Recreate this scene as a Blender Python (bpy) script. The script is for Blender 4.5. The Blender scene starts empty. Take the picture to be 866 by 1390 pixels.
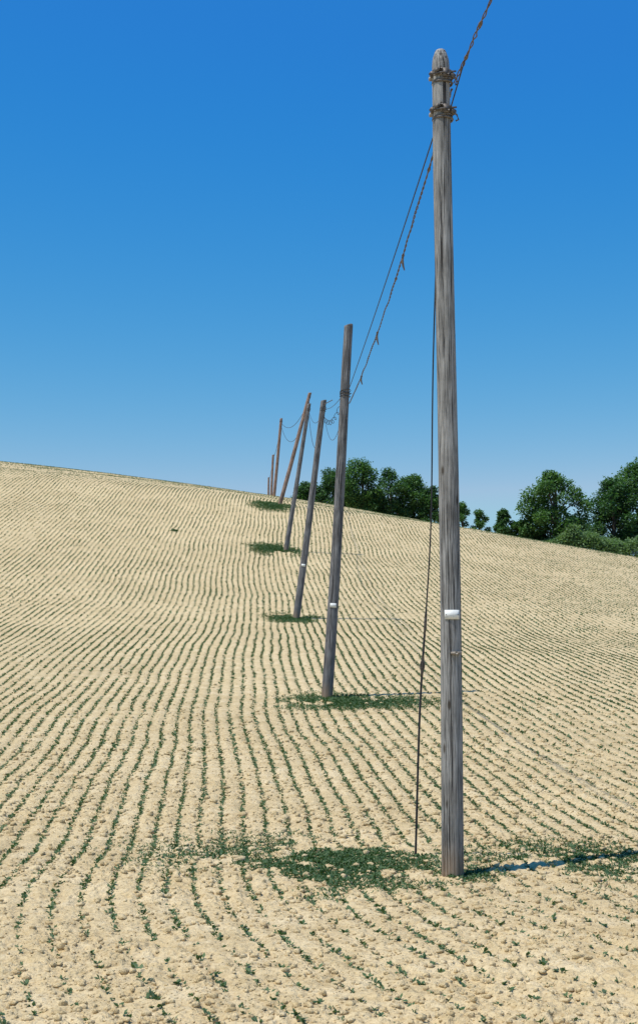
import bpy, math, numpy as np
from mathutils import Vector, Quaternion
rng=np.random.default_rng(7)
scene=bpy.context.scene
ZC=1.6   # eye height: all heights below are given relative to the eye, then lifted by ZC

# ------------------------------------------------------------------ helpers
def vnoise(x,y,seed=0):
    xf=np.floor(x); yf=np.floor(y)
    fx=x-xf; fy=y-yf
    xi=xf.astype(np.int64); yi=yf.astype(np.int64)
    def h(a,b):
        v=(a*374761393+b*668265263+seed*974634777)&0xffffffff
        v=((v^(v>>13))*1274126177)&0xffffffff
        v=v^(v>>16)
        return v/4294967295.0
    sx=fx*fx*(3-2*fx); sy=fy*fy*(3-2*fy)
    a=h(xi,yi);b=h(xi+1,yi);c=h(xi,yi+1);d=h(xi+1,yi+1)
    return (a*(1-sx)+b*sx)*(1-sy)+(c*(1-sx)+d*sx)*sy

def hermite(xs,ys):
    xs=np.array(xs,float);ys=np.array(ys,float)
    d=np.diff(ys)/np.diff(xs)
    m=np.empty_like(ys);m[0]=d[0];m[-1]=d[-1]
    h=np.diff(xs)
    m[1:-1]=(d[:-1]*h[1:]+d[1:]*h[:-1])/(h[1:]+h[:-1])
    def f(x):
        x=np.asarray(x,float)
        i=np.clip(np.searchsorted(xs,x)-1,0,len(xs)-2)
        hh=xs[i+1]-xs[i];t=(x-xs[i])/hh
        tc=np.clip(t,0,1)
        r=(2*tc**3-3*tc**2+1)*ys[i]+(tc**3-2*tc**2+tc)*hh*m[i]+(-2*tc**3+3*tc**2)*ys[i+1]+(tc**3-tc**2)*hh*m[i+1]
        return r+np.where(t>1,(t-1)*hh*m[-1],0)+np.where(t<0,t*hh*m[0],0)
    return f
prof=hermite([-200,-50,0,7,12,18,26.6,35,45,56,67,76.5,86,95,105,128,145,165,180,215,260,400,800,3200],
             [-4,-1.9,-1.65,-1.6,-1.55,-1.14,-.25,.72,2.03,3.95,6.28,8.55,10.95,12.4,13.75,17.0,19.3,21.3,22.3,23.9,24,18,0,-12])
line=hermite([0,12,26.6,45,67,86,128,180,215,600],[1.8,1.08,.15,-.72,-1.57,-2.38,-4.08,-6.4,-7.8,-24])
def smooth(a,b,x):
    t=np.clip((x-a)/(b-a),0,1);return t*t*(3-2*t)
def ground(x,y):
    x=np.asarray(x,float);y=np.asarray(y,float)
    u=x-line(y); u=120*np.tanh(u/120)
    c=smooth(8,110,y)
    z=prof(y)-c*(.155*u+.001*u*np.abs(u)*np.where(u>0,1,-1)*1.0)
    z=z+(vnoise(x/9,y/9,3)-.5)*.12*smooth(10,40,y)+(vnoise(x/2.3,y/2.3,4)-.5)*.05
    return z+ZC
def rowc(x,y):
    x=np.asarray(x,float);y=np.asarray(y,float)
    near=np.clip(11.6-y,0,9)
    off=line(y)+.030*near**2+.10*np.sin(y/6.)+.12*smooth(30,80,y)*np.sin(y/13.)
    return x-off+(vnoise(x/3.,y/4.,9)-.5)*.16+(vnoise(x*.9,y*.9,10)-.5)*.05
ROW=.215
def detail(x,y):
    f=1-smooth(40,90,y)
    f2=1-smooth(18,40,y)
    f3=1-.8*smooth(11,26,y)
    nr_=1+.5*(1-smooth(8.5,13,y))
    a=vnoise(x*5,y*5,11); b=vnoise(x*13,y*13,12); c=vnoise(x*31,y*31,13); e=vnoise(x*21+3,y*21,15)
    d=.020*(a-.5)*f3+.026*np.clip(b-.42,0,1)*f3+f2*(.016*(c-.5)+.016*np.clip(e-.5,0,1))
    d=d*(.35+1.3*vnoise(x*.8,y*.8,14))*nr_
    r=rowc(x,y)/ROW
    ra_=(.0035+.0070*vnoise(x*1.7,y*.9,16))*(1-.5*(1-smooth(8,12,y)))
    return f*(d-ra_*np.cos(2*np.pi*r))

def mesh_np(name,verts,faces_flat,nper,mat,smooth_sh=False,parent=None,attrs=None):
    me=bpy.data.meshes.new(name)
    nv=len(verts);nf=len(faces_flat)//nper
    me.vertices.add(nv);me.vertices.foreach_set("co",np.ascontiguousarray(verts,dtype=np.float32).ravel())
    me.loops.add(nf*nper);me.loops.foreach_set("vertex_index",np.ascontiguousarray(faces_flat,dtype=np.int32))
    me.polygons.add(nf);me.polygons.foreach_set("loop_start",np.arange(0,nf*nper,nper,dtype=np.int32))
    try: me.polygons.foreach_set("loop_total",np.full(nf,nper,dtype=np.int32))
    except Exception: pass
    if attrs:
        for k,v in attrs.items():
            at=me.attributes.new(k,'FLOAT','POINT');at.data.foreach_set("value",np.ascontiguousarray(v,dtype=np.float32))
    me.update(calc_edges=True)
    if smooth_sh: me.polygons.foreach_set("use_smooth",np.ones(nf,dtype=bool))
    me.materials.append(mat)
    ob=bpy.data.objects.new(name,me);scene.collection.objects.link(ob)
    if parent: ob.parent=parent
    return ob

def leaf_geo(P,yaw,tilt,L,W):
    """diamond leaves: returns verts, flat faces"""
    n=len(P)
    d=np.stack([np.cos(yaw)*np.cos(tilt),np.sin(yaw)*np.cos(tilt),np.sin(tilt)],1)
    s=np.stack([-np.sin(yaw),np.cos(yaw),np.zeros(n)],1)
    up=np.cross(d,s)*-1
    roll=rng.uniform(-.6,.6,n)[:,None]
    s=s*np.cos(roll)+up*np.sin(roll)
    mid=P+d*(L*.5)[:,None]
    v=np.stack([P,mid+s*(W*.5)[:,None],P+d*L[:,None]-np.array([0,0,1.])*(L*.12)[:,None],mid-s*(W*.5)[:,None]],1).reshape(-1,3)
    return v,np.arange(n*4)

def tube(points,radius,sides=8,closed=False):
    P=np.array(points,float);n=len(P)
    rad=np.full(n,radius) if np.isscalar(radius) else np.array(radius,float)
    if closed: T=np.roll(P,-1,0)-np.roll(P,1,0)
    else: T=np.gradient(P,axis=0)
    T/=np.linalg.norm(T,axis=1)[:,None]+1e-12
    ref=np.array([0,0,1.]) if abs(T[:,2]).mean()<.8 else np.array([1.,0,0])
    A=np.cross(T,ref);A/=np.linalg.norm(A,axis=1)[:,None]+1e-12
    B=np.cross(T,A)
    an=np.linspace(0,2*np.pi,sides,endpoint=False)
    V=(P[:,None,:]+rad[:,None,None]*(np.cos(an)[None,:,None]*A[:,None,:]+np.sin(an)[None,:,None]*B[:,None,:])).reshape(-1,3)
    F=[]
    m=n if closed else n-1
    for i in range(m):
        j=(i+1)%n
        for k in range(sides):
            l=(k+1)%sides
            F+= [i*sides+k,i*sides+l,j*sides+l,j*sides+k]
    if not closed and sides%2==0:
        for base in (0,(n-1)*sides):
            for k in range(1,sides-2,2):
                F+=[base,base+k,base+k+1,base+k+2]
    return V,np.array(F)
def box(cx,cy,cz,sx,sy,sz,rot=0,tilt=0):
    v=np.array([[a,b,c] for a in(-.5,.5) for b in(-.5,.5) for c in(-.5,.5)])*np.array([sx,sy,sz])
    ct,st=math.cos(tilt),math.sin(tilt)
    v=np.stack([v[:,0]*ct-v[:,2]*st,v[:,1],v[:,0]*st+v[:,2]*ct],1)
    c,s=math.cos(rot),math.sin(rot)
    v=np.stack([v[:,0]*c-v[:,1]*s,v[:,0]*s+v[:,1]*c,v[:,2]],1)+np.array([cx,cy,cz])
    f=np.array([0,1,3,2, 4,6,7,5, 0,4,5,1, 2,3,7,6, 0,2,6,4, 1,5,7,3])
    return v,f
def join(parts):
    V=[];F=[];o=0
    for v,f in parts:
        V.append(v);F.append(np.asarray(f)+o);o+=len(v)
    return np.concatenate(V),np.concatenate(F)

# ------------------------------------------------------------------ materials
def newmat(name):
    m=bpy.data.materials.new(name);m.use_nodes=True
    nt=m.node_tree
    b=nt.nodes["Principled BSDF"]
    b.inputs["Roughness"].default_value=.9
    b.inputs["Specular IOR Level"].default_value=.15
    return m,nt,b
def noise(nt,vec,scale,detail=4,rough=.6):
    n=nt.nodes.new("ShaderNodeTexNoise");n.inputs["Scale"].default_value=scale
    n.inputs["Detail"].default_value=detail;n.inputs["Roughness"].default_value=rough
    if vec: nt.links.new(vec,n.inputs["Vector"])
    return n.outputs["Fac"]
def ramp(nt,fac,stops):
    r=nt.nodes.new("ShaderNodeValToRGB")
    e=r.color_ramp.elements
    e[0].position=stops[0][0];e[0].color=(*stops[0][1],1)
    e[1].position=stops[-1][0];e[1].color=(*stops[-1][1],1)
    for p,c in stops[1:-1]:
        q=e.new(p);q.color=(*c,1)
    nt.links.new(fac,r.inputs[0]);return r.outputs[0]
def mix(nt,mode,fac,a,b):
    m=nt.nodes.new("ShaderNodeMix");m.data_type='RGBA';m.blend_type=mode
    for idx,v in((0,fac),(6,a),(7,b)):
        if hasattr(v,"is_linked"): nt.links.new(v,m.inputs[idx])
        elif isinstance(v,(int,float)): m.inputs[idx].default_value=v
        else: m.inputs[idx].default_value=(*v,1)
    return m.outputs[2]
def mth(nt,op,a,b=0.0,c=None):
    m=nt.nodes.new("ShaderNodeMath");m.operation=op
    for i,v in enumerate((a,b,c)):
        if v is None: continue
        if hasattr(v,"is_linked"): nt.links.new(v,m.inputs[i])
        else: m.inputs[i].default_value=v
    return m.outputs[0]

# soil
soil,nt,b=newmat("dry_soil")
tc=nt.nodes.new("ShaderNodeTexCoord").outputs["Object"]
n1=noise(nt,tc,.35,3);n2=noise(nt,tc,3.2,5,.65);n3=noise(nt,tc,38,4,.7);n4=noise(nt,tc,11,4,.65)
c=ramp(nt,n2,[(.3,(.55,.425,.235)),(.5,(.655,.515,.300)),(.72,(.73,.600,.385))])
c=mix(nt,'MULTIPLY',.8,c,ramp(nt,n1,[(.35,(.90,.87,.82)),(.65,(1.05,1.03,1.0))]))
c=mix(nt,'MULTIPLY',1,c,ramp(nt,n3,[(.32,(.72,.68,.62)),(.5,(1,1,1)),(.75,(1.10,1.09,1.08))]))
c=mix(nt,'MULTIPLY',1,c,ramp(nt,n4,[(.32,(.84,.81,.77)),(.48,(1,1,1))]))
ra=nt.nodes.new("ShaderNodeAttribute");ra.attribute_name="rowc"
fr=mth(nt,'COSINE',mth(nt,'MULTIPLY',ra.outputs["Fac"],2*math.pi/ROW))
fr=mth(nt,'POWER',mth(nt,'MULTIPLY_ADD',fr,.5,.5),2.5)
ga=nt.nodes.new("ShaderNodeAttribute");ga.attribute_name="rowmask"
fm=mth(nt,'MULTIPLY',mth(nt,'MULTIPLY',fr,ga.outputs["Fac"]),ramp(nt,n4,[(.35,(.20,)*3),(.6,(.85,)*3)]))
c=mix(nt,'MIX',fm,c,(.270,.235,.120))
nt.links.new(c,b.inputs["Base Color"])
bp=nt.nodes.new("ShaderNodeBump");bp.inputs["Strength"].default_value=.8;bp.inputs["Distance"].default_value=.03
v=nt.nodes.new("ShaderNodeTexVoronoi");v.inputs["Scale"].default_value=26;nt.links.new(tc,v.inputs["Vector"])
hsum=mth(nt,'ADD',mth(nt,'MULTIPLY',n3,1.0),mth(nt,'SUBTRACT',mth(nt,'MULTIPLY',n4,1.3),mth(nt,'MULTIPLY',v.outputs["Distance"],.5)))
nt.links.new(hsum,bp.inputs["Height"]);nt.links.new(bp.outputs[0],b.inputs["Normal"])

def leafmat(name,dark,mid,light,transl=.3):
    m,nt,b=newmat(name)
    g=nt.nodes.new("ShaderNodeNewGeometry")
    tc=nt.nodes.new("ShaderNodeTexCoord").outputs["Object"]
    f=mth(nt,'ADD',mth(nt,'MULTIPLY',g.outputs["Random Per Island"],.6),mth(nt,'MULTIPLY',noise(nt,tc,.6,2),.45))
    c=ramp(nt,f,[(.15,dark),(.5,mid),(.9,light)])
    nt.links.new(c,b.inputs["Base Color"]);b.inputs["Roughness"].default_value=.6
    b.inputs["Specular IOR Level"].default_value=.25
    t=nt.nodes.new("ShaderNodeBsdfTranslucent");nt.links.new(mix(nt,'MULTIPLY',1,c,(1.2,1.5,.6)),t.inputs[0])
    ms=nt.nodes.new("ShaderNodeMixShader");ms.inputs[0].default_value=transl
    nt.links.new(b.outputs[0],ms.inputs[1]);nt.links.new(t.outputs[0],ms.inputs[2])
    nt.links.new(ms.outputs[0],nt.nodes["Material Output"].inputs["Surface"])
    return m
m_crop=leafmat("seedling_leaf",(.045,.088,.040),(.074,.128,.054),(.130,.185,.085),.2)
m_weed=leafmat("weed_leaf",(.034,.078,.032),(.060,.118,.046),(.115,.17,.07),.2)
m_tree=leafmat("tree_leaf",(.022,.066,.032),(.050,.115,.044),(.095,.175,.060))
m_tree2=leafmat("tree_leaf_light",(.032,.092,.034),(.070,.150,.048),(.125,.22,.070))
m_hedge=leafmat("hedge_leaf",(.07,.14,.06),(.13,.21,.095),(.20,.29,.14))
bark,nt,b=newmat("bark");tc=nt.nodes.new("ShaderNodeTexCoord").outputs["Object"]
nt.links.new(ramp(nt,noise(nt,tc,3),[(.3,(.05,.04,.03)),(.7,(.12,.10,.08))]),b.inputs["Base Color"])

def woodmat(name,tint):
    m,nt,b=newmat(name)
    tc=nt.nodes.new("ShaderNodeTexCoord").outputs["Object"]
    mp=nt.nodes.new("ShaderNodeMapping");mp.inputs["Scale"].default_value=(1,1,.035);nt.links.new(tc,mp.inputs[0])
    mp2=nt.nodes.new("ShaderNodeMapping");mp2.inputs["Scale"].default_value=(1,1,.018);nt.links.new(tc,mp2.inputs[0])
    a=noise(nt,mp.outputs[0],90,6,.7);k=noise(nt,mp2.outputs[0],60,4,.65);l=noise(nt,tc,2.2,4)
    c=ramp(nt,a,[(.35,tuple(x*.38 for x in tint)),(.5,tint),(.66,tuple(x*1.6 for x in tint))])
    c=mix(nt,'MULTIPLY',1,c,ramp(nt,k,[(.39,(.22,.21,.21)),(.43,(1,1,1))]))
    c=mix(nt,'MULTIPLY',1,c,ramp(nt,l,[(.35,(.72,.70,.68)),(.65,(1.12,1.11,1.1))]))
    v=nt.nodes.new("ShaderNodeTexVoronoi");mp3=nt.nodes.new("ShaderNodeMapping");mp3.inputs["Scale"].default_value=(8,8,2.6)
    nt.links.new(tc,mp3.inputs[0]);nt.links.new(mp3.outputs[0],v.inputs["Vector"]);v.inputs["Scale"].default_value=1
    kn=ramp(nt,v.outputs["Distance"],[(.07,(.34,.30,.26)),(.14,(1,1,1))])
    c=mix(nt,'MULTIPLY',1,c,kn)
    sp=nt.nodes.new("ShaderNodeSeparateXYZ");nt.links.new(tc,sp.inputs[0])
    ft=mth(nt,'SUBTRACT',1.0,mth(nt,'DIVIDE',sp.outputs[2],.30));ft=mth(nt,'MAXIMUM',mth(nt,'MINIMUM',ft,1.0),0.0)
    c=mix(nt,'MIX',mth(nt,'MULTIPLY',ft,.8),c,(.30,.20,.12))
    nt.links.new(c,b.inputs["Base Color"])
    bp=nt.nodes.new("ShaderNodeBump");bp.inputs["Strength"].default_value=.7;bp.inputs["Distance"].default_value=.010
    nt.links.new(mth(nt,'ADD',a,mth(nt,'MULTIPLY',ramp(nt,k,[(.38,(0,)*3),(.44,(1,)*3)]),1.2)),bp.inputs["Height"])
    nt.links.new(bp.outputs[0],b.inputs["Normal"]);return m
m_wood=woodmat("weathered_wood",(.285,.277,.265))
m_woodd=woodmat("weathered_wood_dark",(.180,.177,.180))
m_wood2=woodmat("brown_wood",(.30,.205,.160))
def flat(name,col,rough=.7,metal=0,ns=20,var=.35):
    m,nt,b=newmat(name);tc=nt.nodes.new("ShaderNodeTexCoord").outputs["Object"]
    nt.links.new(ramp(nt,noise(nt,tc,ns,4),[(.3,tuple(x*(1-var) for x in col)),(.7,tuple(min(1,x*(1+var)) for x in col))]),b.inputs["Base Color"])
    b.inputs["Roughness"].default_value=rough;b.inputs["Metallic"].default_value=metal;return m
m_wire=flat("dark_wire",(.045,.045,.05),.6)
m_rope=flat("weathered_rope",(.14,.115,.10),.9,0,60,.5)
m_lash=flat("lashing_wire",(.15,.135,.12),.8,0,60,.5)
m_steel=flat("rusty_steel",(.13,.115,.105),.6,.3,40,.5)
m_label=flat("white_enamel",(.74,.74,.71),.6,0,25,.12)
m_ins=flat("insulator_ceramic",(.30,.26,.22),.4,0,30,.3)

# ------------------------------------------------------------------ ground
sc=np.arange(-.29,.2901,.0009)
side=np.array([.31,.34,.38,.44,.52,.64,.8,1.0,1.4,2,3,5,8])
S=np.concatenate([-side[::-1],sc,side])
ys=[-200,-120,-70,-40,-20,-10,-4,0,2,3,4,4.8,5.4]
y=5.8
while y<3000:
    ys.append(y)
    y+= (.016 if y<11 else .022) if y<16 else max(.024,(y-10)*.0040+ (y*.004 if y>60 else 0) + (y*.03 if y>260 else 0))
YS=np.array(ys)
XX=S[None,:]*np.maximum(YS,5.8)[:,None];YY=np.repeat(YS[:,None],len(S),1)
ZZ=ground(XX,YY)+detail(XX,YY)
nr,nc=XX.shape
V=np.stack([XX,YY,ZZ],2).reshape(-1,3)
idx=np.arange(nr*nc).reshape(nr,nc)
F=np.stack([idx[:-1,:-1],idx[:-1,1:],idx[1:,1:],idx[1:,:-1]],2).reshape(-1)
rm=(.30*smooth(10,16,YY)+.65*smooth(16,45,YY))*(1-.40*smooth(70,120,YY))*(1-smooth(240,300,YY))*(.6+.7*vnoise(XX/3.5,YY/7.,61))
mesh_np("ploughed_field",V,F,4,soil,True,attrs={"rowc":rowc(XX,YY).ravel(),"rowmask":rm.ravel()})
print("ground verts",nr*nc)

# soil clods (one mesh)
t=(1+5**.5)/2
ico=np.array([[-1,t,0],[1,t,0],[-1,-t,0],[1,-t,0],[0,-1,t],[0,1,t],[0,-1,-t],[0,1,-t],[t,0,-1],[t,0,1],[-t,0,-1],[-t,0,1]])/math.sqrt(1+t*t)
icf=np.array([0,11,5,0,5,1,0,1,7,0,7,10,0,10,11,1,5,9,5,11,4,11,10,2,10,7,6,7,1,8,3,9,4,3,4,2,3,2,6,3,6,8,3,8,9,4,9,5,2,4,11,6,2,10,8,6,7,9,8,1])
N=66000
cy=5.8+ (rng.random(N)**1.35)*36;cx=(rng.random(N)*2-1)*(cy*.27+.8)
keep=(vnoise(cx*1.1,cy*1.1,21)+.35*rng.random(N)>.40)&(rng.random(N)<1-.97*smooth(12,34,cy))
cx=cx[keep];cy=cy[keep];n=len(cx)
sz=.005+.026*rng.random(n)**4.5
sz*=np.clip(cy/11,.85,1.2)
cz=ground(cx,cy)+detail(cx,cy)+sz*.2
vv=ico[None]*(1+rng.uniform(-.32,.32,(n,12,1)))*sz[:,None,None]*rng.uniform(.7,1.35,(n,1,3))*np.array([1,1,.75])
vv=vv+np.stack([cx,cy,cz],1)[:,None,:]
ff=(icf[None]+(np.arange(n)*12)[:,None]).ravel()
mesh_np("soil_clods",vv.reshape(-1,3),ff,3,soil,False)

# ------------------------------------------------------------------ crop rows
def dens(x,y):
    d=.38+1.05*vnoise(x/1.7+5,y/3.,31)+.3*(vnoise(x/9,y/12,32)-.5)
    d=d*(.40+.95*vnoise(x*2.2,y*1.4,33))
    d=d*(1-.5*smooth(.6,3.,x)*(1-smooth(13,17,y)))
    d=d*(.40+.60*smooth(9,13,y))
    return d
def crop(y0,y1,step,nl,L0,W0,spread,k_=1.):
    k=np.arange(-520,520)
    out=[]
    yv=np.arange(y0,y1,step)
    for kk in k:
        yy=yv+rng.uniform(-.5,.5,len(yv))*step
        x=kk*ROW+line(yy)
        for _ in range(3):
            x=x-(rowc(x,yy)-kk*ROW)
        m=np.abs(x)<yy*.262+.6
        if not m.any(): continue
        x=x[m];yy=yy[m]
        m=rng.random(len(x))<dens(x,yy)*k_
        out.append(np.stack([x[m]+rng.normal(0,spread,m.sum()),yy[m]],1))
    P=np.concatenate(out);n=len(P)
    z=ground(P[:,0],P[:,1])+detail(P[:,0],P[:,1])
    P=np.column_stack([P,z])
    sc=rng.uniform(.45,1.35,n)
    P=np.repeat(P,nl,0);sc=np.repeat(sc,nl);N=len(P)
    P[:,:2]+=rng.normal(0,.006,(N,2))
    return leaf_geo(P,rng.uniform(0,2*np.pi,N),rng.uniform(.1,1.1,N),L0*sc*rng.uniform(.7,1.2,N),W0*sc)
parts=[crop(5.8,20,.032,5,.035,.018,.010),crop(20,45,.052,4,.046,.025,.012),crop(45,90,.12,3,.062,.036,.015,1.),crop(90,150,.30,3,.070,.038,.02,.5)]
V,F=join(parts);print("crop leaves",len(V)//4)
mesh_np("seedling_crop_rows",V,F,4,m_crop)

# weeds around each pole foot
def weeds(name,cen,n,L,noise_s,thr=.62):
    P=[]
    for (x0,y0,rx,ry,w) in cen:
        k=int(n*w);r=np.sqrt(-2*np.log(1-rng.random(k)*.96))*.48;a=rng.uniform(0,2*np.pi,k)
        x=x0+r*rx*np.cos(a);yy=y0+r*ry*np.sin(a)
        m=vnoise(x*noise_s,yy*noise_s*.8,41)+.8*vnoise(x*noise_s*3.3,yy*noise_s*2.4,42)+.2*rng.random(k)>thr+.50*np.clip(r-.35,0,1.2)
        P.append(np.stack([x[m],yy[m]],1))
    P=np.concatenate(P);z=ground(P[:,0],P[:,1])+detail(P[:,0],P[:,1])
    P=np.column_stack([P,z]);N=len(P)
    v,f=leaf_geo(P,rng.uniform(0,2*np.pi,N),rng.uniform(.0,1.1,N),L*rng.uniform(.5,1.5,N),L*.45*rng.uniform(.6,1.3,N))
    mesh_np(name,v,f,4,m_weed)
weeds("weed_patch",[(.20,12.55,1.05,1.6,1),(2.3,12.7,1.5,1.3,.6),(-.7,13.0,1.2,1.3,.25),(1.15,12.0,.35,.35,.06)],32000,.032,2.2,.88)
weeds("weed_patch",[(.35,25.9,1.25,1.3,1),(1.3,26.2,1.2,1.0,.35)],12000,.045,1.9,.76)
weeds("weed_patch",[(-.85,45.0,1.0,1.6,1)],6000,.07,1.5,.68)
weeds("weed_patch",[(-2.1,67.2,1.4,2.3,1)],6500,.09,1.1,.62)
weeds("weed_patch",[(-2.8,84.3,1.3,2.6,1)],5500,.10,.9,.58)
weeds("weed_tuft",[(-7.2,70.5,.18,.3,1)],90,.12,.1)

# ------------------------------------------------------------------ poles
def pole(base,top,r0,r1,mat,labels=(),pointed=False,seg=28):
    gx,gy=base[0],base[1]
    zb=float(ground(gx,gy))
    B=Vector((gx,gy,zb));T=Vector((top[0],top[1],top[2]+ZC))
    H=(T-B).length
    e=bpy.data.objects.new("wooden_utility_pole",None);scene.collection.objects.link(e)
    e.location=B;e.rotation_mode='QUATERNION';e.rotation_quaternion=Vector((0,0,1)).rotation_difference((T-B).normalized())
    zs=list(np.linspace(-.35,H-.16,70))+([H-.11,H-.07,H-.035,H-.01,H] if pointed else [H-.08,H-.03,H-.008,H])
    rs=[]
    for z in zs:
        r=r0+(r1-r0)*max(0,z)/H
        rs.append(r)
    if pointed:
        for i,fq in zip(range(-5,0),(.95,.84,.70,.56,.38)): rs[i]*=fq
    else:
        for i,fq in zip(range(-4,0),(1,1,.95,.82)): rs[i]*=fq
    an=np.linspace(0,2*np.pi,seg,endpoint=False)
    Z=np.array(zs)[:,None]+0*an[None];R=np.array(rs)[:,None]+0*an[None]
    sd=int(rng.integers(1000))
    R=R*(1+.05*(vnoise(an[None]*2+0*Z,Z*1.3,sd)-.5)*2*np.sin(an/2)[None]+.05*(vnoise(np.cos(an)[None]*5+0*Z,np.sin(an)[None]*5+Z*.15,sd+1)-.5))
    bend=.012*np.sin(Z/H*math.pi*1.5)
    X=R*np.cos(an)[None]+bend;Y=R*np.sin(an)[None]
    if not pointed: Z[-1]+=X[-1]*.35;Z[-2]+=X[-2]*.3
    V=np.stack([X,Y,Z],2).reshape(-1,3);n=len(zs)
    V=np.vstack([V,[[V[-seg:,0].mean(),V[-seg:,1].mean(),V[-seg:,2].mean()+.004]]])
    F=[]
    for i in range(n-1):
        for k in range(seg):
            l=(k+1)%seg;F+=[i*seg+k,i*seg+l,(i+1)*seg+l,(i+1)*seg+k]
    me=bpy.data.meshes.new("pole_shaft")
    fs=[F[i:i+4] for i in range(0,len(F),4)]+[[(n-1)*seg+k,(n-1)*seg+(k+1)%seg,len(V)-1] for k in range(seg)]
    me.from_pydata(V.tolist(),[],fs);me.materials.append(mat)
    for p in me.polygons:p.use_smooth=True
    o=bpy.data.objects.new("pole_shaft",me);scene.collection.objects.link(o);o.parent=e
    for (zh,w,h,ang) in labels:
        bx=.012*math.sin(zh/H*math.pi*1.5)
        r=(r0+(r1-r0)*zh/H)*1.04+.004
        m=7;a=np.linspace(-w/2/r,w/2/r,m)+ang
        vs=[]
        for rr in(r,r+.003):
            for zz in(zh-h/2,zh+h/2):
                vs+= [[rr*math.cos(q)+bx,rr*math.sin(q),zz] for q in a]
        vs=np.array(vs);f=[]
        for i in range(m-1):
            f+=[2*m+i,2*m+i+1,3*m+i+1,3*m+i, i,m+i,m+i+1,i+1, m+i,3*m+i,3*m+i+1,m+i+1, i,i+1,2*m+i+1,2*m+i]
        f+=[0,2*m,3*m,m, m-1,2*m-1,4*m-1,3*m-1]
        mesh_np("number_plate",vs,np.array(f),4,m_label,False,e)
        ps=[tube([[bx+(r+.002)*math.cos(ang+s_),(r+.002)*math.sin(ang+s_),zh],[bx+(r+.009)*math.cos(ang+s_),(r+.009)*math.sin(ang+s_),zh]],.004,6) for s_ in(-w*.38/r,w*.38/r)]
        v,f=join(ps);mesh_np("plate_nail",v,f,4,m_steel,False,e)
    return e,H
def ring(r,z,minor,tx=0,ty=0,n=28):
    a=np.linspace(0,2*np.pi,n,endpoint=False)
    return tube(np.stack([r*np.cos(a),r*np.sin(a),z+tx*np.cos(a)+ty*np.sin(a)],1),minor,8,True)

FR=-math.pi/2
p1,H1=pole((1.10,12.0),(1.085,12.0,5.58),.092,.078,m_wood,[(2.15,.130,.078,FR+.05)],True)
for zc in (H1-.24,H1-.57):
    ps=[]
    for dz,tx,ty in((-.045,.01,.012),(-.018,-.008,.006),(.010,.006,-.012),(.036,-.004,.01)):
        ps.append(ring(.086,zc+dz,.008,tx,ty))
    v,f=join(ps);mesh_np("wire_lashing",v,f,4,m_lash,True,p1)
    ps=[ring(.084,zc-.075,.012,0,0),
        box(.02,-.094,zc-.01,.05,.035,.075,.1,.1),box(-.055,-.085,zc+.015,.045,.03,.035,-.5,.4),
        box(.085,-.05,zc-.02,.05,.03,.04,.6,-.4),box(-.092,-.02,zc+.0,.03,.05,.05,.2,.2),
        tube([[-.12,-.06,zc-.01],[.0,-.115,zc-.015],[.115,-.05,zc+.02]],.009,8),
        tube([[.07,-.06,zc-.02],[.12,-.05,zc-.05],[.135,-.04,zc-.09],[.11,-.04,zc-.10]],.008,8),
        tube([[-.02,-.12,zc+.03],[-.02,-.08,zc+.03]],.012,8),tube([[.04,-.13,zc-.03],[.04,-.08,zc-.03]],.011,8)]
    v,f=join(ps);mesh_np("steel_clamp",v,f,4,m_steel,False,p1)
    ps=[tube([[sx*(.08+q),.0,zc+dz] for q in(0,.01,.02,.03,.04)],[.016,.022,.016,.022,.012],12) for sx,dz in((1,.0),(-1,-.03))]
    v,f=join(ps);mesh_np("insulator",v,f,4,m_ins,True,p1)
ps=[box(.045,-.098,1.83,.085,.04,.022,.15,.05),tube([[.045,-.13,1.83],[.045,-.08,1.83]],.012,8)]
v,f=join(ps);mesh_np("step_bolt",v,f,4,m_ins,False,p1)

p2,H2=pole((.15,26.6),(.578,26.6,6.85),.105,.085,m_woodd,[(1.70,.12,.08,FR)])
p3,H3=pole((-.72,45),(.166,45,9.1),.110,.09,m_woodd,[(1.70,.13,.08,FR)])
p4,H4=pole((-1.57,67),(-.46,67,13.38),.115,.09,m_woodd)
p5,H5=pole((-2.38,86),(-.54,86,17.86),.13,.10,m_wood2)
p6,H6=pole((-4.08,128),(-3.43,128,24.2),.15,.12,m_wood2)
p7,H7=pole((-6.2,180),(-5.85,180,29.3),.17,.14,m_wood2)
p8,H8=pole((-7.8,215),(-7.65,215,31.5),.17,.14,m_wood2)
p0,H0=pole((2.15,-3.5),(2.1,-3.5,5.5),.09,.077,m_wood)
for e,H in((p2,H2),(p3,H3),(p4,H4),(p5,H5),(p6,H6)):
    zc=H-(1.35 if e is p2 else .3)
    v,f=join([ring(.100 if e is not p6 else .14,zc+d,.006,.01*i,-.01*i) for i,d in enumerate((-.05,0,.05))]
             +[tube([[-.10,-.05,zc],[0,-.12,zc+.01],[.12,-.05,zc]],.006,8)])
    mesh_np("cable_clamp",v,f,4,m_wire,False,e)

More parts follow.
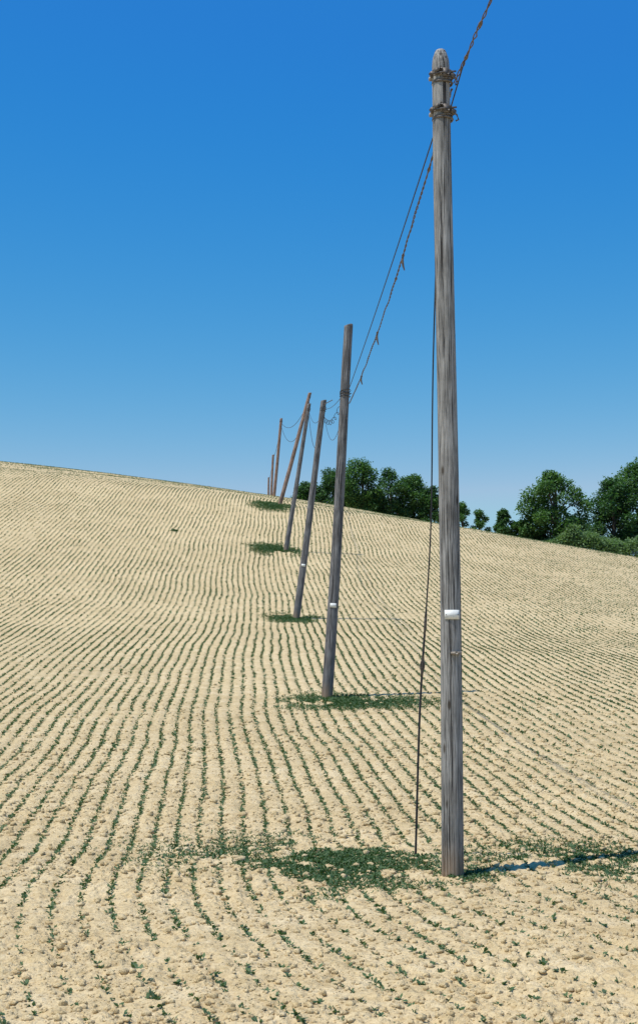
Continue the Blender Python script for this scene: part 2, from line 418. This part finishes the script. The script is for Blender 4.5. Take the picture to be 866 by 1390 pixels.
# ------------------------------------------------------------------ cables
def span(a,b,sag,n=60):
    a=np.array(a,float);b=np.array(b,float);t=np.linspace(0,1,n)[:,None]
    p=a+(b-a)*t;p[:,2]-=(4*sag*t*(1-t))[:,0];p[:,2]+=ZC;return p
def wire(name,pts,r,mat=m_wire,s=6):
    v,f=tube(pts,r,s);return mesh_np(name,v,f,4,mat,True)
def rope(name,a,b,sag,twr=.006,sr=.006,pitch=.30,ties=()):
    L=np.linalg.norm(np.array(b)-np.array(a));n=int(L/.03)
    P=span(a,b,sag,n)
    ev=np.sin(np.linspace(0,np.pi,n))**.5
    P[:,0]+=.010*(vnoise(np.arange(n)/14.,np.zeros(n),78)-.5)*ev;P[:,2]+=.03*(vnoise(np.arange(n)/17.,np.zeros(n),79)-.5)*ev
    T=np.gradient(P,axis=0);T/=np.linalg.norm(T,axis=1)[:,None]
    A=np.cross(T,[0,0,1.]);A/=np.linalg.norm(A,axis=1)[:,None];Bn=np.cross(A,T)
    ph=np.arange(n)*(L/n)/pitch*2*np.pi+np.cumsum(rng.normal(0,.10,n))
    ps=[]
    wob=.6+1.0*vnoise(np.arange(n)/12.,np.zeros(n),77)
    for o in(0,np.pi):
        Q=P+(A*np.cos(ph+o)[:,None]+Bn*np.sin(ph+o)[:,None])*(twr*wob)[:,None]
        ps.append(tube(Q,sr,6))
    for tt,drop in ties:
        i=int(tt*(n-1));c=P[i]
        ps.append(tube([P[i]-T[i]*.05,P[i],P[i]+T[i]*.06],[.010,.018,.010],8))
        if drop>.05: ps.append(tube([c,c-[0.01,0,.05],c-[.0,0,.04+drop*.6],c-[-.015,0,.04+drop]],[.012,.016,.012,.006],8))
    v,f=join(ps);return mesh_np(name,v,f,4,mat=m_rope,smooth_sh=True)
rope("twisted_cable",(1.17,12.0,5.22),(.575,26.5,5.30),.24,.0055,.0058,.30,ties=[(.12,.02),(.30,.14),(.36,.03),(.55,.14),(.78,.10)])
wire("overhead_cable",span((1.06,12.05,4.97),(.54,26.5,5.5),.05),.0065)
rope("twisted_cable",(1.19,11.95,5.25),(2.15,-3.45,5.1),.22,.0085,.0055,.42,ties=[(.04,.03),(.085,.02),(.13,.03)])
wire("overhead_cable",span((1.14,11.93,4.98),(1.20,11.2,5.12),-.0),.006)
wire("overhead_cable",span((.50,26.55,5.55),(.13,45,8.85),.15),.006)
wire("overhead_cable",span((.50,26.55,5.35),(.18,45,8.55),.75),.006)
wire("overhead_cable",span((.15,45,8.8),(-.48,67,13.0),.5),.009)
wire("overhead_cable",span((.14,45,8.6),(-.48,67,12.8),1.3),.011)
wire("overhead_cable",span((-.46,67,13.1),(-.60,86,17.6),.5),.011)
wire("overhead_cable",span((-.6,86,17.4),(-3.45,128,23.8),1.0),.018)
wire("overhead_cable",span((-.6,86,17.2),(-3.45,128,23.5),1.9),.018)
wire("overhead_cable",span((-3.45,128,23.9),(-5.9,180,29),.8),.022)
wire("overhead_cable",span((-5.9,180,29),(-7.7,215,31.2),.8),.022)
q=[];nn=200
for i in range(nn):
    t=i/(nn-1);c=np.array([.18+t*.44,45-4*t,8.45-.35*t])
    q.append([c[0]+.05*math.sin(t*40),c[1],c[2]-.25*math.sin(math.pi*t)+.07*math.cos(t*40)+ZC])
wire("slack_cable_coil",q,.008)
wire("cable_spreader",[(.17,44.9,8.95+ZC),(.40,42,8.5+ZC)],.012,m_steel)

# stay / earth wire beside the nearest pole
st=hermite([0,1,2,3,4,5,6],[1.075,1.0,.983,.946,.916,.890,.862]);sy=hermite([0,1,2,3,4,5,6],[12.09,12.2,12.4,12.6,12.7,12.8,13.0])
szz=hermite([0,1,2,3,4,5,6],[4.9,2.88,1.476,.647,.16,-.39,-1.52])
tt=np.linspace(0,6,90);P=np.stack([st(tt),sy(tt),szz(tt)+ZC],1)
P[-1,2]=float(ground(P[-1,0],P[-1,1]))-.06
r=np.where(tt<3,.0065,.010)
stay=bpy.data.objects.new("stay_wire",None);scene.collection.objects.link(stay)
v,f=tube(P,r,8);mesh_np("wire",v,f,4,m_wire,True,stay)
i=int(4/6*89);c=P[i];d=(P[i+1]-P[i-1]);d/=np.linalg.norm(d)
loop=[c+d*(.05*math.cos(a))+np.array([.017*math.sin(a),0,0]) for a in np.linspace(0,2*np.pi,20,endpoint=False)]
ps=[tube(loop,.006,8,True),tube([c-d*.10,c-d*.06,c,c+d*.06,c+d*.1],[.009,.014,.011,.014,.009],8)]
j=int(3.2/6*89);ps.append(tube([P[j]-d*.1,P[j]-d*.04,P[j]+d*.04,P[j]+d*.10],[.008,.013,.013,.008],8))
v,f=join(ps);mesh_np("turnbuckle",v,f,4,m_steel,True,stay)

# ------------------------------------------------------------------ trees
def tree(name,x,y,topz,r,mat,nleaf=9000,low=.12,leaf=.30,nl=26,conic=0.):
    zb=float(ground(x,y));H=topz+ZC-zb
    parts=[];tp=[]
    k=8
    for i in range(k):
        t=i/(k-1);tp.append([.25*math.sin(t*3+x)*t,.25*math.cos(t*2+x)*t-0,t*H*.8-.3*(i==0)])
    parts.append(tube(tp,[r*.085*(1-.8*i/(k-1))+.02 for i in range(k)],8))
    cz0=H*low;ch=H-cz0
    cen=[]
    for i in range(nl):
        t=(i+.5)/nl
        h=cz0+ch*(.08+.80*t)
        env=math.sin(math.pi*min(1,(.16+.80*t)))**.6*(1-conic*t)
        a=i*2.399+rng.uniform(-.5,.5)
        rr=r*env*rng.uniform(.35,.88)
        lr=r*rng.uniform(.20,.42)*(1-conic*.5*t)
        cen.append((rr*math.cos(a),rr*math.sin(a),min(h,H-lr*.8),lr))
    cen.append((rng.uniform(-.2,.2)*r,0,H-r*.30,r*.30))
    for (a,b_,c_,lr) in cen[::2]:
        s0=min(c_*.75,H*.55)*.8
        parts.append(tube([[.1*math.sin(x),0,s0],[a*.5,b_*.5,(s0+c_)/2+.1],[a,b_,c_]],[r*.035,r*.022,r*.008],6))
    tv,tf=join(parts)
    w=np.array([c[3]**2 for c in cen]);w/=w.sum()
    ci=rng.choice(len(cen),nleaf,p=w);C=np.array(cen)[ci]
    u=rng.normal(size=(nleaf,3));u/=np.linalg.norm(u,axis=1)[:,None]
    rad=C[:,3]*(rng.random(nleaf)**.28)*(1+rng.normal(0,.14,nleaf))
    P=C[:,:3]+u*rad[:,None]*np.array([1,1,.8])
    P[:,2]=np.maximum(P[:,2],.1)
    lv,lf=leaf_geo(P,rng.uniform(0,2*np.pi,nleaf),rng.uniform(-.9,1.0,nleaf),leaf*rng.uniform(.6,1.5,nleaf),leaf*.7*rng.uniform(.6,1.4,nleaf))
    V,F=join([(tv,tf),(lv,lf)])
    o=mesh_np(name,V,F,4,mat);o.data.materials.append(bark);o.location=(x,y,zb)
    mi=np.zeros(len(F)//4,dtype=np.int32);mi[:len(tf)//4]=1
    o.data.polygons.foreach_set("material_index",mi)
    return o
D="deciduous_tree"
for x,y,tz,r,m in((-1.6,200,28.8,2.7,m_tree),(2.2,200,30.8,3.3,m_tree),(6.0,198,31.9,3.9,m_tree2),(10.2,200,31.0,3.7,m_tree),(13.4,201,30.2,3.3,m_tree2),(15.8,200,28.2,2.3,m_tree),(4.0,204,28.4,3.2,m_tree),(8.3,205,28.6,3.4,m_tree)):
    tree(D,x,y,tz,r,m,10000)
tree(D,25.0,150,23.0,3.8,m_tree2,12000,.04)
tree(D,32.2,155,23.0,3.5,m_tree,11000,.06)
tree(D,35.6,157,25.4,4.1,m_tree2,14000,.04)
tree(D,41.5,160,24.0,3.6,m_tree,8000,.06)
tree(D,30.0,166,19.8,2.4,m_tree,6000)
for x,y,tz,r,m in((19.2,190,24.6,2.1,m_tree2),(21.6,190,23.6,1.9,m_tree2),(17.4,192,25.2,1.8,m_tree),(19.6,150,18.5,1.55,m_tree),(21.6,150,17.4,1.7,m_tree2),(23.2,151,16.3,1.4,m_tree)):
    tree("shrub",x,y,tz,r,m,4500,.02,.26,16,.35)
def hedge():
    n=34000
    x=rng.uniform(22.5,48,n);y=148+ (x-22)*.05+rng.normal(0,1.1,n)
    h=(1.1+1.6*vnoise(x*.8,y*.15,51)+.8*vnoise(x*2.7,y*.4,52))*smooth(22.3,27,x)
    z=ground(x,y)+h*rng.random(n)**.6
    v,f=leaf_geo(np.stack([x,y,z],1),rng.uniform(0,2*np.pi,n),rng.uniform(-.3,1.3,n),.26*rng.uniform(.6,1.4,n),.14*rng.uniform(.6,1.4,n))
    mesh_np("hedge",v,f,4,m_hedge)
hedge()

# ------------------------------------------------------------------ light, sky, camera
el=math.radians(67);az=math.radians(238)   # azimuth clockwise from +Y
ts=Vector((math.sin(az)*math.cos(el),math.cos(az)*math.cos(el),math.sin(el)))
sd=bpy.data.lights.new("sun",'SUN');sd.energy=4.7;sd.angle=math.radians(.5);sd.color=(1,.955,.86)
so=bpy.data.objects.new("sun",sd);scene.collection.objects.link(so);so.rotation_mode='QUATERNION';so.rotation_quaternion=ts.to_track_quat('Z','Y')
so.location=(0,0,50)
w=bpy.data.worlds.new("World");scene.world=w;w.use_nodes=True;nt=w.node_tree
bg=nt.nodes["Background"];sk=nt.nodes.new("ShaderNodeTexSky");sk.sky_type='NISHITA';sk.sun_disc=False
sk.sun_elevation=el;sk.sun_rotation=az;sk.air_density=1.0;sk.dust_density=.1;sk.ozone_density=3.0;sk.altitude=300
# deepen the blue (film-like response per channel)
sep=nt.nodes.new("ShaderNodeSeparateColor");nt.links.new(sk.outputs[0],sep.inputs[0])
com=nt.nodes.new("ShaderNodeCombineColor")
for i,(ref,out,p,mn,mx) in enumerate(((2.5,2.0,3.1,.22,3.4),(3.93,4.5,1.13,2.05,5.8),(5.78,7.1,.25,0,8.0))):
    q=mth(nt,'MULTIPLY',mth(nt,'POWER',mth(nt,'DIVIDE',sep.outputs[i],ref),p),out)
    q=mth(nt,'SMOOTH_MAX',q,mn,.12) if mn else q
    nt.links.new(mth(nt,'MINIMUM',q,mx),com.inputs[i])
nt.links.new(com.outputs[0],bg.inputs[0]);bg.inputs[1].default_value=.10

cd=bpy.data.cameras.new("camera");cd.sensor_fit='VERTICAL';cd.sensor_height=36;cd.sensor_width=24;cd.lens=50;cd.clip_end=8000;cd.clip_start=.1
co=bpy.data.objects.new("camera",cd);scene.collection.objects.link(co);co.location=(0,0,ZC);co.rotation_euler=(math.radians(96.94),0,0)
scene.camera=co
scene.view_settings.view_transform='Standard';scene.view_settings.look='None';scene.view_settings.exposure=0
